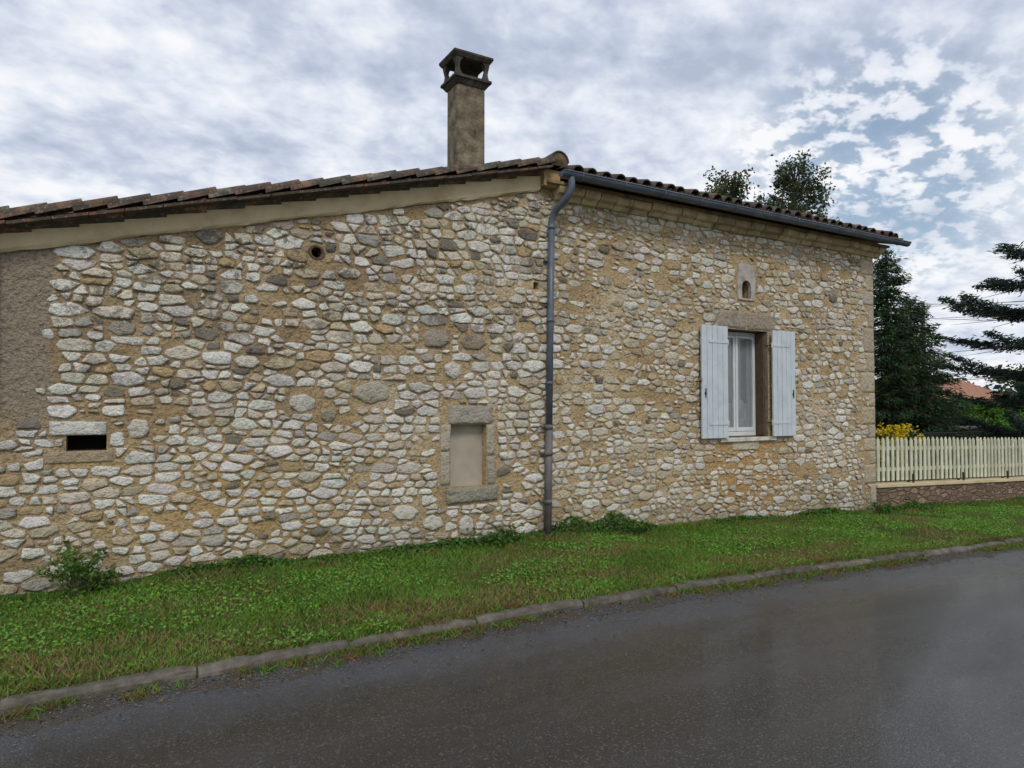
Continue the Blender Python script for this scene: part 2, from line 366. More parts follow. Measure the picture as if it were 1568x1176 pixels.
for i in range(len(S)):
    sx,sz,w=S[i]
    tz=top_z(sx)-.02 if sx<4.3 else 4.08
    if sz>tz or sx<XL+.02 or sx>XR-.02: continue
    if any(a<sx<b_ and c_<sz<d_ for a,b_,c_,d_ in excl): continue
    lim=-.40 if sz>2.0 else (-.40-.30*(2.0-sz)/.8 if sz>1.2 else -9)
    if sx<lim+random.uniform(-.03,.03): continue
    right=sx>4.35
    mz=mnoise.noise(Vector((sx*1.1,sz*1.1,3.3)))
    pdrop=.025+(.06 if right else 0)+max(0,mz)*.28
    if right and 7.0<sx<8.6 and .3<sz<1.1: pdrop+=.2
    if random.random()<pdrop: continue
    d=np.sum((Q-Q[i])**2,axis=1); nb=np.argpartition(d,20)[:20]; nb=nb[np.argsort(d[nb])][1:]
    P=[(sx-.3,Q[i,1]-.3),(sx+.3,Q[i,1]-.3),(sx+.3,Q[i,1]+.3),(sx-.3,Q[i,1]+.3)]
    gap=random.uniform(.002,.007)+(.002 if right else 0)+max(0,mz)*.009
    for j in nb:
        a=Q[j,0]-Q[i,0]; b2=Q[j,1]-Q[i,1]; L=math.hypot(a,b2)
        c2=(Q[j]@Q[j]-Q[i]@Q[i]+Wt[i]-Wt[j])/2
        a/=L;b2/=L;c2=c2/L-gap-random.uniform(0,.006)-(random.uniform(0,.014) if random.random()<.25 else 0)-abs(b2)*.004
        th=random.gauss(0,.10); ct,st_=math.cos(th),math.sin(th)
        t0=c2-(a*sx+b2*Q[i,1]); px_,pz_=sx+a*t0,Q[i,1]+b2*t0; a3,b3=a*ct-b2*st_,a*st_+b2*ct
        P=clip(P,a3,b3,a3*px_+b3*pz_)
        if len(P)<3: break
    if len(P)<3: continue
    if random.random()<.35:
        a=random.choice((.6,2.5,3.8,5.6))+random.uniform(-.4,.4); ca,sa=math.cos(a),math.sin(a)
        mx_=max(ca*p[0]+sa*p[1] for p in P); mn=min(ca*p[0]+sa*p[1] for p in P)
        P=clip(P,ca,sa,mx_-(mx_-mn)*random.uniform(.06,.22))
    P=[(p[0],p[1]/AS) for p in P]
    for (xa,xb,za,zb) in excl:
        if xa-.3<sx<xb+.3 and za-.3<sz<zb+.3:
            ds=[(xa-sx,(1,0,xa-.005)),(sx-xb,(-1,0,-xb-.005)),(za-sz,(0,1,za-.005)),(sz-zb,(0,-1,-zb-.005))]
            P=clip(P,*max(ds,key=lambda t:t[0])[1])
            if len(P)<3: break
    if len(P)<3: continue
    P=clip(P,1,0,XR-.005)
    if sx<4.3: P=clip(P,-.253,1,3.034-.012)
    if len(P)<3 or area(P)<.0008: continue
    cn=mnoise.noise(Vector((sx*.8+5,sz*.8,1.)))
    if right: wts=[.42+cn*.2,.32,.16,.05,.05,.01]
    else: wts=[.56+cn*.3-(.15 if sx<.8 and sz>2.2 else 0),.22,.09,.03,.07,.04+(.04 if sz>2.2 else 0)]
    if sx>8.7: wts[4]+=.10
    wts=[max(.01,q) for q in wts]
    col=vary(pal[random.choices(list(pal),wts)[0]])
    add_stone(P,col,random.uniform(.007,.028)*(1 if not right else .75),random.choice((.003,.006,.010)),.0050); cnt+=1
print('stones',cnt)
def rectP(xa,xb,za,zb,j=.004):
    return [(a+random.uniform(-j,j),b_+random.uniform(-j,j)) for a,b_ in ((xa,za),(xb,za),(xb,zb),(xa,zb))]
for (xa,xb,za,zb,col,h) in blocks: add_stone(rectP(xa,xb,za,zb,.007),col,h,.008,.003,edge0=.28,tilt=.05)
for (xa,xb,za,zb) in quoins:
    add_stone(rectP(xa,xb,za,zb,.003),vary(random.choice([(.56,.47,.33),(.52,.45,.33),(.60,.52,.39),(.47,.42,.34)])),.010,.010,.003,edge0=.2,tilt=.1)
for (cc,rx,rz,col) in big:
    P=[(cc[0]+rx*.95*math.cos(t)*random.uniform(.88,1.1),cc[1]+rz*.95*math.sin(t)*random.uniform(.88,1.1)) for k,t in enumerate(np.arange(0,6.2,1.05)+random.random())]
    add_stone(P,col,.02,.010,.007,edge0=.1)
smb.obj('rubble_stones',m_stone,house,smooth=True)

def pierced(name,outer,inner,col,pr,depth,cxx):
    m=MB(); n=len(outer)
    vs=[(x,W-.002,z) for x,z in outer]+[(x+(.006 if x<cxx else -.006),W-pr,z) for x,z in outer]+[(x,W-pr,z) for x,z in inner]+[(x,W+depth,z) for x,z in inner]
    fs=[]
    for k in range(3):
        for i in range(n): fs.append((k*n+i,k*n+(i+1)%n,(k+1)*n+(i+1)%n,(k+1)*n+i))
    m.add(vs,fs,col); return m.obj(name,m_dress,house)
inner=[(7.62,3.14),(7.62,3.22),(7.62,3.30)]+[(7.71-.09*math.cos(a),3.305+.09*math.sin(a)) for a in np.linspace(.35,math.pi-.35,7)]+[(7.80,3.30),(7.80,3.22),(7.80,3.14),(7.71,3.14)]
outer=[(7.545,3.12),(7.53,3.24),(7.54,3.40),(7.56,3.60),(7.60,3.625),(7.65,3.63),(7.71,3.63),(7.78,3.625),(7.84,3.61),(7.875,3.58),(7.90,3.42),(7.89,3.24),(7.88,3.12),(7.71,3.115)]
pierced('pigeon_hole_stone',outer,inner,(.44,.405,.355,1),.02,.03,7.71)
ins=[(1.725+.052*math.cos(a),3.125+.052*math.sin(a)) for a in np.linspace(0,2*math.pi,13)[:-1]]
ous=[(1.725+.080*math.cos(a)*random.uniform(.9,1.15),3.125+.075*math.sin(a)*random.uniform(.9,1.1)) for a in np.linspace(0,2*math.pi,13)[:-1]]
pierced('pipe_hole_surround',ous,ins,(.12,.08,.055,1),.010,.03,1.725)

# ---- window
wmb=MB(); yf=W+.20
wmb.box(7.275,7.32,yf,yf+.05,1.21,2.69);wmb.box(8.105,8.15,yf,yf+.05,1.21,2.69)
wmb.box(7.32,8.105,yf,yf+.05,2.645,2.69);wmb.box(7.32,8.105,yf-.02,yf+.05,1.21,1.27)
for xa,xb in ((7.325,7.70),(7.722,8.10)):
    y0=yf-.012
    wmb.box(xa,xa+.036,y0,yf+.035,1.275,2.64);wmb.box(xb-.036,xb,y0,yf+.035,1.275,2.64)
    wmb.box(xa+.036,xb-.036,y0,yf+.035,2.60,2.64);wmb.box(xa+.036,xb-.036,y0,yf+.035,1.275,1.33)
wmb.box(7.698,7.724,yf-.028,yf+.0,1.275,2.64)
wmb.obj('window_frame',m_white,house,bevel=.004)
gm=MB()
for xa,xb in ((7.361,7.664),(7.758,8.064)): gm.add([(xa,yf+.01,1.33),(xb,yf+.01,1.33),(xb,yf+.01,2.60),(xa,yf+.01,2.60)],[(0,1,2,3)])
gm.obj('window_panes',m_glass,house)
cm=MB()
for (xa,xb,za,zb) in ((7.33,7.46,1.3,2.6),(7.76,7.84,1.3,2.6),(8.00,8.10,1.3,2.6),(7.33,8.10,1.3,1.7)):
    n=40;vs=[];
    for i in range(n+1):
        t=i/n;x=xa+(xb-xa)*t;yy=yf+.09+.014*math.sin(x*75)+.006*math.sin(x*31)+(.02 if zb<2 else 0)
        vs+= [(x,yy,za),(x,yy,zb+(.03*math.sin(x*40) if zb<2 else 0))]
    cm.add(vs,[(2*i,2*i+2,2*i+3,2*i+1) for i in range(n)])
cm.obj('curtains',m_curtain,house,smooth=True)
rm=MB(); rm.box(7.1,8.4,yf+.5,yf+.52,1.0,2.9); rm.obj('room_interior',m_dark,house)
sm=MB(); sm.box(7.16,8.27,W-.045,W+.2,1.145,1.198,(.62,.58,.49,1),j=.003); sm.obj('window_sill',m_dress,house,bevel=.008)
fm=MB(); fm.box(8.118,8.150,W+.05,W+.19,1.21,2.69); fm.obj('window_reveal_board',m_fwood,house,bevel=.004)

# ---- shutters
for nm,xa,xb,hs in (('left_shutter',6.769,7.262,1),('right_shutter',8.163,8.650,-1)):
    s=MB(); n=5;wd=(xb-xa)/n; y0=W-.085
    for i in range(n):
        s.box(xa+i*wd+.0028,xa+(i+1)*wd-.0028,y0+random.uniform(-.0015,.0015),y0+.026,1.205,2.715)
    for zb in (1.40,2.50): s.box(xa+.012,xb-.012,y0+.026,y0+.048,zb-.045,zb+.045)
    s.obj(nm,m_shut,house,bevel=.003)
    hmb=MB()
    for zb in (1.40,2.50):
        hx=xb if hs==1 else xa
        hmb.box(min(hx,hx-hs*.36),max(hx,hx-hs*.36),y0-.007,y0-.002,zb-.018,zb+.018)
        hmb.tube([(hx+hs*.006,y0+.01,zb-.035),(hx+hs*.006,y0+.01,zb+.035)],.012)
    hmb.obj(nm+'_hinges',m_shut,house)
    lm=MB(); lx=xa+.06 if hs==1 else xb-.06
    lm.tube([(lx,y0-.012,1.75),(lx,y0-.012,1.87)],.007); lm.box(lx-.012,lx+.012,y0-.012,y0,1.79,1.82)
    ex=xa-.0 if hs==1 else xb
    lm.tube([(ex-hs*.02,W,1.96),(ex-hs*.02,y0-.02,1.96),(ex-hs*.02,y0-.02,2.0)],.006)
    for zb in (1.40,2.50): lm.tube([(hx+hs*.01,W+.01,zb),(hx+hs*.01,y0+.01,zb)],.008)
    lm.obj(nm+'_ironwork',m_rail,house)

# ---- plaster band under the verge
bm_=MB(); N=60
prof=[(.002,-.005),(.03,.0),(.045,.02),(.06,.165),(.11,.210),(-.05,.210)]
vs=[];X0,X1=XL-.02,4.27
for i in range(N+1):
    x=X0+(X1-X0)*i/N
    for (pr,dz) in prof:
        w_=.004*math.sin(x*3.1+dz*9)+random.uniform(-.003,.003)
        vs.append((x,W-pr+w_,3.034+.253*x+dz+(.006*math.sin(x*5)+random.uniform(-.008,.008) if dz<.01 else 0)+.012*(x+.75)/5.0*(dz>.1)))
n=len(prof);fs=[]
for i in range(N):
    for k in range(n-1): fs.append((i*n+k,(i+1)*n+k,(i+1)*n+k+1,i*n+k+1))
fs.append(tuple(range(n)));fs.append(tuple(N*n+k for k in range(n))[::-1])
bm_.add(vs,fs); bm_.obj('verge_band',m_band,house)

cn=MB(); x=4.46
while x<XR+.1:
    l=random.uniform(.22,.42); xe=min(x+l,XR+.12)
    pr=[(.0,4.03),(.05,4.045),(.075,4.09),(.13,4.11),(.15,4.15),(.155,4.185),(-.02,4.19)]
    j=random.uniform(-.012,.012); k=random.uniform(.7,1.1)
    vs=[(xx,W-a-j*(a>0),z_+j*.5) for xx in (x+.007,xe-.007) for a,z_ in pr]; n=len(pr)
    fs=[(i,i+n,i+n+1,i+1) for i in range(n-1)]+[tuple(range(n)),tuple(range(2*n-1,n-1,-1))]
    cn.add(vs,fs,(k,k,k*.97,1)); x=xe
cn.obj('eave_cornice',m_cornice,house)
fb=MB(); fb.box(4.3,XR+.2,W-.17,W+.1,4.19,4.225,(.7,.6,.5,1)); fb.obj('eave_board',m_cornice,house)

# ---- canal tiles
tm=MB()
tcols=[(.18,.11,.075),(.15,.11,.08),(.20,.12,.08),(.15,.13,.10),(.19,.165,.125),(.24,.14,.09)]
def tile(base,d,l,nrm,r0,r1,L,inv=False,tk=.014,seg=8):
    vs=[];n=seg+1
    for (t,r) in ((0,r0),(1,r1)):
        for rr in (r,r-tk):
            for k in range(n):
                a=math.pi*k/seg; sgn=-1 if inv else 1
                vs.append(base-d*(L*t)+l*(rr*math.cos(a))+nrm*(sgn*rr*math.sin(a)))
    fs=[]
    for k in range(seg):
        fs.append((k,k+1,2*n+k+1,2*n+k)); fs.append((n+k,3*n+k,3*n+k+1,n+k+1))
        fs.append((k,n+k,n+k+1,k+1)); fs.append((2*n+k,2*n+k+1,3*n+k+1,3*n+k))
    fs.append((0,2*n,3*n,n)); fs.append((seg,n+seg,3*n+seg,2*n+seg))
    tm.add(vs,fs,(*vary(random.choice(tcols),.25),1))
def tilecol(start,d,l,nrm,length,r=.088,ex=.33,lift=.010,tl=-.05,L=.46):
    n=int(length/ex)+1
    for i in range(n):
        b0=start-d*(i*ex+random.uniform(-.02,.02))+nrm*(lift+random.uniform(-.006,.008))+l*random.uniform(-.010,.010)
        tile(b0,(d+nrm*(tl+random.uniform(-.015,.015))).normalized(),(l+nrm*random.uniform(-.05,.05)).normalized(),nrm,r,r*.80,L)
sl=.262; dL=Vector((-1,0,-sl)).normalized(); nL=Vector((-sl,0,1)).normalized(); lL=Vector((0,1,0))
def deckL(x): return 3.238+sl*x
x0=XL-.22
y=6.56; ci=0
while y<YB+.2:
    st=Vector((x0,y,deckL(x0)))
    tilecol(st,dL,lL,nL,(4.35-x0)/abs(dL.x)-.1,ex=.25,lift=.016,tl=-.12,L=.34,r=.084)
    for i in range(16): tile(st+lL*.1-dL*(i*.33-.03)+nL*.035,(dL-nL*-.03).normalized(),lL,nL,.08,.095,.46,inv=True)
    y+=.2; ci+=1
xx=x0+.02
while xx<4.3:
    L_=random.uniform(.24,.32); xe=min(xx+L_,4.33); ya=6.478+random.uniform(-.012,.008); o=random.uniform(-.004,.004)
    za,zb=deckL(xx)+o,deckL(xe)+o
    tm.add([(xx+.003,ya,za-.024),(xe-.003,ya,zb-.024),(xe-.003,6.68,zb-.024),(xx+.003,6.68,za-.024),(xx+.003,ya,za),(xe-.003,ya,zb),(xe-.003,6.68,zb),(xx+.003,6.68,za)],
        [(0,3,2,1),(4,5,6,7),(0,1,5,4),(1,2,6,5),(2,3,7,6),(3,0,4,7)],(*vary(random.choice([(.26,.11,.065),(.20,.09,.06),(.15,.09,.06)]),.2),1))
    xx=xe
dR=Vector((0,-1,-.27)).normalized(); nR=Vector((0,-.27,1)).normalized(); lR=Vector((1,0,0))
x=4.62
while x<XR+.28:
    st=Vector((x,6.385+random.uniform(-.02,.015),4.30+random.uniform(-.006,.006)))
    tilecol(st,dR,lR,nR,3.3,r=.085)
    for i in range(10): tile(st+lR*.1-dR*(i*.33-.02)+nR*.03,dR,lR,nR,.08,.092,.44,inv=True)
    x+=.2
dB=Vector((0,1,-.27)).normalized(); nB=Vector((0,.27,1)).normalized()
x=4.62
while x<XR+.28:
    tilecol(Vector((x,YB+.3,4.30)),dB,lR,nB,2.9,r=.085); x+=.2
for i in range(15):
    tile(Vector((4.44,6.50+i*.38,4.435+random.uniform(-.006,.006))),Vector((0,-1,-.03)).normalized(),Vector((1,0,0)),Vector((0,0,1)),.125,.108,.46,seg=10)
for i in range(17):
    tile(Vector((XR+.3-i*.38,9.45,5.11)),Vector((1,0,-.03)).normalized(),Vector((0,1,0)),Vector((0,0,1)),.12,.10,.46,seg=10)
tm.obj('roof_tiles',m_tile,house,smooth=False)
rd=MB()
rd.add([(x0+.05,6.69,deckL(x0+.05)-.003),(4.45,6.69,deckL(4.45)-.003),(4.45,YB+.2,deckL(4.45)-.003),(x0+.05,YB+.2,deckL(x0+.05)-.003),
        (x0+.05,6.69,deckL(x0+.05)-.03),(4.45,6.69,deckL(4.45)-.03),(4.45,YB+.2,deckL(4.45)-.03),(x0+.05,YB+.2,deckL(x0+.05)-.03)],
       [(0,1,2,3),(4,7,6,5),(0,4,5,1),(1,5,6,2),(2,6,7,3),(3,7,4,0)])
xa,xb=4.50,XR+.26
rd.add([(xa,6.45,4.275),(xb,6.45,4.275),(xb,9.45,5.085),(xa,9.45,5.085),(xb,YB+.25,4.30),(xa,YB+.25,4.30),
        (xa,6.45,4.235),(xb,6.45,4.235),(xb,9.45,5.04),(xa,9.45,5.04),(xb,YB+.25,4.26),(xa,YB+.25,4.26)],
       [(0,1,2,3),(3,2,4,5),(6,9,8,7),(9,11,10,8),(0,6,7,1),(1,7,8,2),(2,8,10,4),(0,3,9,6),(3,5,11,9),(4,10,11,5)])
rd.obj('roof_deck',m_fwood,house)
em=MB()
vs=[(4.44,6.49,4.46)]+[(4.44+.118*math.cos(a),6.515,4.44+.118*math.sin(a)-.01) for a in np.linspace(-.35,math.pi+.35,12)]
em.add(vs,[(0,i,i+1) for i in range(1,12)]+[(0,12,1)],(.28,.25,.22,1))
em.box(4.275,4.50,6.58,6.72,4.17,4.36,(.9,.82,.66,1),j=.01)
em.obj('ridge_end_mortar',m_cornice,house)

# ---- gutter + downpipe
gu=MB(); rg_=.062; gy,gzz=6.335,4.262; gx0,gx1=4.34,11.06
seg=10; vs=[];M=20
for i in range(M+1):
    x=gx0+(gx1-gx0)*i/M; dz=-.012*i/M+.003*math.sin(i*1.7)
    for rr in (rg_,rg_-.004):
        for k in range(seg+1):
            a=math.pi+math.pi*k/seg; vs.append((x,gy+rr*math.cos(a),gzz+dz+rr*math.sin(a)))
n=seg+1;fs=[]
for i in range(M):
    for s0 in (0,n):
        for k in range(seg):
            a=i*2*n+s0+k; fs.append((a,a+1,a+2*n+1,a+2*n))
gu.add(vs,fs)
for x in (gx0,gx1):
    gu.add([(x,gy+rg_*math.cos(math.pi+math.pi*k/seg),gzz+(-.012 if x>5 else 0)+rg_*math.sin(math.pi+math.pi*k/seg)) for k in range(n)],[tuple(range(n))])
gu.tube([(gx0,gy-rg_,gzz),(gx1,gy-rg_,gzz-.012)],.009,seg=8)
x=4.6
while x<11:
    gu.tube([(x,gy+.0625*math.cos(a)*1.07,gzz-.008+.0625*math.sin(a)*1.07) for a in np.linspace(math.pi,2*math.pi,9)]+[(x,gy+.09,gzz+.03)],.006,seg=5); x+=.62
gu.obj('gutter',m_gut,house,smooth=True)
def bez(pts,n=6):
    out=[]
    P=[Vector(p) for p in pts]
    for i in range(len(P)-1):
        a=P[max(i-1,0)];b_=P[i];c_=P[i+1];d_=P[min(i+2,len(P)-1)]
        for k in range(n):
            t=k/n; out.append(.5*((2*b_)+(c_-a)*t+(2*a-5*b_+4*c_-d_)*t*t+(3*b_-a-3*c_+d_)*t**3))
    out.append(P[-1]); return out
dp=MB()
dp.tube(bez([(4.475,6.335,4.215),(4.475,6.335,4.10),(4.455,6.40,3.99),(4.415,6.56,3.88),(4.40,6.615,3.78),(4.398,6.62,3.70)]),.040,seg=14)
dp.tube([(4.40,6.62,3.78),(4.36,6.62,1.42)],.038,seg=14)
for zc in (3.70,2.62,1.9):
    xx=4.395-(3.70-zc)*.0172; dp.tube([(xx,6.62,zc-.02),(xx,6.62,zc+.02)],.044,seg=14)
dp.box(4.33,4.44,6.655,6.70,3.30,3.33)
dp.obj('downpipe',m_gut,house,smooth=True)
dq=MB(); dq.tube([(4.36,6.62,1.42),(4.336,6.62,.12)],.043,seg=14)
for zc in (1.40,1.1,.55):
    xx=4.395-(3.70-zc)*.0172-.002; dq.tube([(xx,6.62,zc-.025),(xx,6.62,zc+.025)],.051,seg=14); dq.box(xx-.07,xx+.07,6.65,6.70,zc-.012,zc+.012)
dq.obj('cast_iron_downpipe_foot',m_iron,house,smooth=True)
lc=MB(); lc.tube([(XL-.05,6.62,2.98),(XL-.05,6.62,.2)],.035); lc.box(XL-.2,XL-.04,6.6,YB,2.93,3.0); lc.obj('side_gutter',m_iron,house)

# ---- chimney
ch=MB(); cx0,cx1,cy0,cy1=4.10,4.525,8.50,8.84
ch.box(cx0,cx1,cy0,cy1,4.0,6.16)
ch.box(cx0-.03,cx1+.03,cy0-.03,cy1+.03,4.2,4.62)
ch.obj('chimney_stack',m_chim,house,bevel=.012)
cc=MB()
def frus(m,x0,x1,y0,y1,z0,z1,e):
    m.add([(x0,y0,z0),(x1,y0,z0),(x1,y1,z0),(x0,y1,z0),(x0-e,y0-e,z1),(x1+e,y0-e,z1),(x1+e,y1+e,z1),(x0-e,y1+e,z1)],
          [(0,3,2,1),(4,5,6,7),(0,1,5,4),(1,2,6,5),(2,3,7,6),(3,0,4,7)])
frus(cc,cx0-.01,cx1+.01,cy0-.01,cy1+.01,6.08,6.15,.05)
cc.box(cx0-.075,cx1+.075,cy0-.075,cy1+.075,6.152,6.195)
for (lx,ly) in ((cx0-.03,cy0-.03),(cx1+.03,cy0-.03),(cx0-.03,cy1+.03),(cx1+.03,cy1+.03)):
    sx=1 if lx<4.3 else -1; sy=1 if ly<8.6 else -1
    n=7
    w=lambda t:.055+.07*(abs(t-.5)*2)**2.2
    for i in range(n):
        t0,t1=i/n,(i+1)/n
        za,zb=6.195+.245*t0,6.195+.245*t1; wa,wb=w(t0),w(t1)
        o0=-.02*abs(t0-.4)*2;o1=-.02*abs(t1-.4)*2
        def ring(wd,zz,o):
            X=sorted((lx+sx*o,lx+sx*(wd+o)));Y=sorted((ly+sy*o,ly+sy*(wd+o)))
            return [(X[0],Y[0],zz),(X[1],Y[0],zz),(X[1],Y[1],zz),(X[0],Y[1],zz)]
        cc.add(ring(wa,za,o0)+ring(wb,zb,o1),[(0,1,5,4),(1,2,6,5),(2,3,7,6),(3,0,4,7)])
frus(cc,cx0-.06,cx1+.06,cy0-.06,cy1+.06,6.437,6.48,.03)
cc.box(cx0-.092,cx1+.092,cy0-.092,cy1+.092,6.482,6.52)
cc.obj('chimney_cap',m_chcap,house,bevel=.008)

# ---------------------------------------------------------------- GROUND / ROAD / KERB
gx=[-400,-150,-60,-25,-12]+list(np.arange(-6,31,.5))+[35,45,60,100,200,400]
gy_=[-400,-150,-60,-25,-10,-5,-3.6,-3.4,-1,1,3,KY+.01,KY+.04,KY+.09]+list(np.arange(KY+.3,6.9,.3))+[7.5,9,12,16,22,35,60,120,250,400]
gm_=MB(); vs=[];
for yy in gy_:
    for xx in gx: vs.append((xx,yy,float(gz(xx,yy))))
nx=len(gx); gm_.add(vs,[(j*nx+i,j*nx+i+1,(j+1)*nx+i+1,(j+1)*nx+i) for j in range(len(gy_)-1) for i in range(nx-1)])
gm_.obj('ground',m_ground,smooth=True)
def strip(name,mat,ya,yb,off,xr=None,jag=0,smooth=True):
    m=MB(); X=xr if xr is not None else gx; vs=[]
    ny=9
    for j in range(ny+1):
        for i,xx in enumerate(X):
            yy=ya+(yb-ya)*j/ny
            if jag: yy+=(1-j/ny)*jag*(mnoise.noise(Vector((xx*1.7,0,0)))+.6*mnoise.noise(Vector((xx*7,3,0)))+.5*mnoise.noise(Vector((xx*23,3,0))))
            vs.append((xx,yy,float(drop(xx))+(off if j or not jag else -.004)))
    n=len(X); m.add(vs,[(j*n+i,j*n+i+1,(j+1)*n+i+1,(j+1)*n+i) for j in range(ny) for i in range(n-1)])
    return m.obj(name,mat,smooth=smooth)
strip('road',m_road,-3.35,KY+.012,0.0)
strip('gravel_verge',m_grav,KY-.26,KY+.008,.005,list(np.arange(-6,30,.04)),.16)
kb=MB(); x=-8.3
while x<45:
    L=random.uniform(.92,1.05) if x<28 else 3
    n=8;vs=[];k=random.uniform(.75,1.15);oy=random.uniform(-.012,.012);oz=random.uniform(-.012,.006)
    prof=[(.0,-.12),(-.004,.03),(.010,.055),(.028,.064),(.078,.066),(.09,.055),(.092,-.1)]
    for i in range(n+1):
        xx=x+.006+(L-.012)*i/n; e=.010 if i in(0,n) else 0
        for a,b_ in prof:
            vs.append((xx,KY+a+oy+random.uniform(-.005,.005)+(e if a<.03 else 0),float(drop(xx))+b_+oz-(e if b_>.025 else 0)+random.uniform(-.004,.004)))
    q=len(prof);fs=[(i*q+j,(i+1)*q+j,(i+1)*q+j+1,i*q+j+1) for i in range(n) for j in range(q-1)]+[tuple(range(q)),tuple(n*q+j for j in range(q))[::-1]]
    kb.add(vs,fs,(k,k,k,1)); x+=L
kb.obj('kerb',m_kerb,smooth=False)

# ---------------------------------------------------------------- GRASS
def pn(X,Y,s,sd=0):
    return .5+.25*(np.sin(X*s+sd+1.7*np.sin(Y*s*.8+sd))+np.sin(Y*s*1.3-sd*2+1.3*np.sin(X*s*.6+sd*3)))
def blades(X,Y,H,Wd,Zb,lean=.6):
    N=len(X); a=rng.uniform(0,2*np.pi,N); la=rng.uniform(0,2*np.pi,N); le=rng.uniform(.1,lean,N)*H
    dx=np.cos(a)*Wd/2; dy=np.sin(a)*Wd/2
    V=np.zeros((N,4,3)); lx=np.cos(la)*le; ly=np.sin(la)*le
    V[:,0]=np.stack([X-dx,Y-dy,Zb],1);V[:,1]=np.stack([X+dx,Y+dy,Zb],1)
    V[:,2]=np.stack([X+lx+dx*.3,Y+ly+dy*.3,Zb+H],1);V[:,3]=np.stack([X+lx*.4-dx*.9,Y+ly*.4-dy*.9,Zb+H*.55],1)
    return V
def leaves(C,size,flat=.5,elong=1.5):
    N=len(C); n=rng.normal(size=(N,3)); n[:,2]+=flat*3; n/=np.linalg.norm(n,axis=1)[:,None]
    t=rng.normal(size=(N,3)); t-=n*np.sum(t*n,1)[:,None]; t/=np.linalg.norm(t,axis=1)[:,None]; s=np.cross(n,t)
    size=np.broadcast_to(size,(N,))[:,None]
    V=np.zeros((N,4,3)); V[:,0]=C-t*size*elong*.5; V[:,1]=C+s*size*.5; V[:,2]=C+t*size*elong*.5; V[:,3]=C-s*size*.5
    return V
N=210000
X=np.concatenate([rng.uniform(-2.2,9,int(N*.72)),rng.uniform(9,22,N-int(N*.72))]); Y=rng.uniform(KY+.06,6.69,N)
keep=~((rng.random(N)<.35)&(pn(X,Y,2.1,2)>.62)); X=X[keep];Y=Y[keep];N=len(X)
pnz=pn(X,Y,1.9,1.)*.5+pn(X,Y,5.3,4)*.3+pn(X*.6,Y,11,8)*.2
H=rng.uniform(.016,.045,N)*(.6+.9*pn(X,Y,3.3,7)); H*=np.where(Y>6.5,1.5,1)
dry=(pnz+rng.normal(0,.17,N)+.18*np.exp(-((Y-5.0)/.40)**2)-.08*(Y>6.0))>.64
cg=np.stack([rng.uniform(.10,.18,N),rng.uniform(.19,.31,N),rng.uniform(.025,.05,N)],1)*(.78+.45*pn(X,Y,4.1,12))[:,None]
cd=np.stack([rng.uniform(.18,.31,N),rng.uniform(.155,.23,N),rng.uniform(.06,.10,N)],1)
col=np.where(dry[:,None],cd,cg)
V1=blades(X,Y,H,rng.uniform(.005,.010,N),gz(X,Y)-.004,1.2)
M_=60000; X=rng.uniform(-2.2,17,M_);Y=rng.uniform(KY+.07,6.65,M_)
wp=pn(X,Y,2.7,3)*.55+pn(X,Y,7.1,9)*.45+.10*(X<1.2)+.06*(X>6)
k=wp+rng.normal(0,.06,M_)>.57; X=X[k];Y=Y[k]; n_=len(X)
C=np.stack([X,Y,gz(X,Y)+rng.uniform(.012,.042,n_)],1)
V2=leaves(C,rng.uniform(.011,.026,n_),.6,1.25)
c2=np.stack([rng.uniform(.10,.20,n_),rng.uniform(.24,.38,n_),rng.uniform(.03,.06,n_)],1)
T=1700; tx=rng.uniform(-2.2,20,T)
side=rng.random(T)<.62; ty=np.where(side,KY-np.abs(rng.normal(0,.09,T)),rng.uniform(KY+.09,KY+.14,T))
kk=pn(tx,tx*0,2.3,5)+rng.normal(0,.2,T)>.5; tx=tx[kk];ty=ty[kk];T=len(tx)
X=np.repeat(tx,26)+rng.normal(0,.035,T*26);Y=np.repeat(ty,26)+rng.normal(0,.018,T*26)
Zb=np.where(Y<KY,drop(X),gz(X,Y)); H=rng.uniform(.015,.055,T*26)
V3=blades(X,Y,H,rng.uniform(.004,.009,T*26),Zb,1.6)
dd=rng.random(T*26)<np.repeat(rng.choice([.15,.9],T),26)
c3=np.where(dd[:,None],np.stack([rng.uniform(.13,.23,T*26),rng.uniform(.10,.15,T*26),rng.uniform(.04,.06,T*26)],1),
   np.stack([rng.uniform(.08,.15,T*26),rng.uniform(.17,.28,T*26),rng.uniform(.02,.04,T*26)],1))
M2=28000; X=rng.uniform(-.8,16,M2); amp=.02+.12*np.clip(pn(X,X*0,2.9,6)*1.3-.35,0,1)*(.7+1.1*np.exp(-((X-4.6)/2.2)**2))*(.6+.8*pn(X,X*0,9,2))
Z=rng.random(M2)**1.3*amp; Y=W-.02-np.abs(rng.normal(0,.06,M2))*(1.1-Z/ (amp+.01)*.6)
C=np.stack([X,Y,gz(X,Y)+Z],1); V4=leaves(C,rng.uniform(.015,.034,M2),.3,1.3)
c4=np.stack([rng.uniform(.05,.11,M2),rng.uniform(.11,.22,M2),rng.uniform(.02,.04,M2)],1)
npobj('grass',np.concatenate([V1,V2,V3,V4]),4,np.concatenate([col,c2,c3,c4]),m_grass)
L_=2200; X=rng.uniform(-2,16,L_); Y=np.where(rng.random(L_)<.65,KY-rng.exponential(.12,L_),rng.uniform(KY+.1,6.5,L_))
Z=np.where(Y<KY,drop(X)+.010,gz(X,Y)+.035)
V=leaves(np.stack([X,Y,Z],1),rng.uniform(.010,.022,L_),1.2,1.6)
npobj('fallen_leaves',V,4,np.stack([rng.uniform(.08,.18,L_),rng.uniform(.06,.12,L_),rng.uniform(.03,.06,L_)],1),m_litter)
gs=MB()
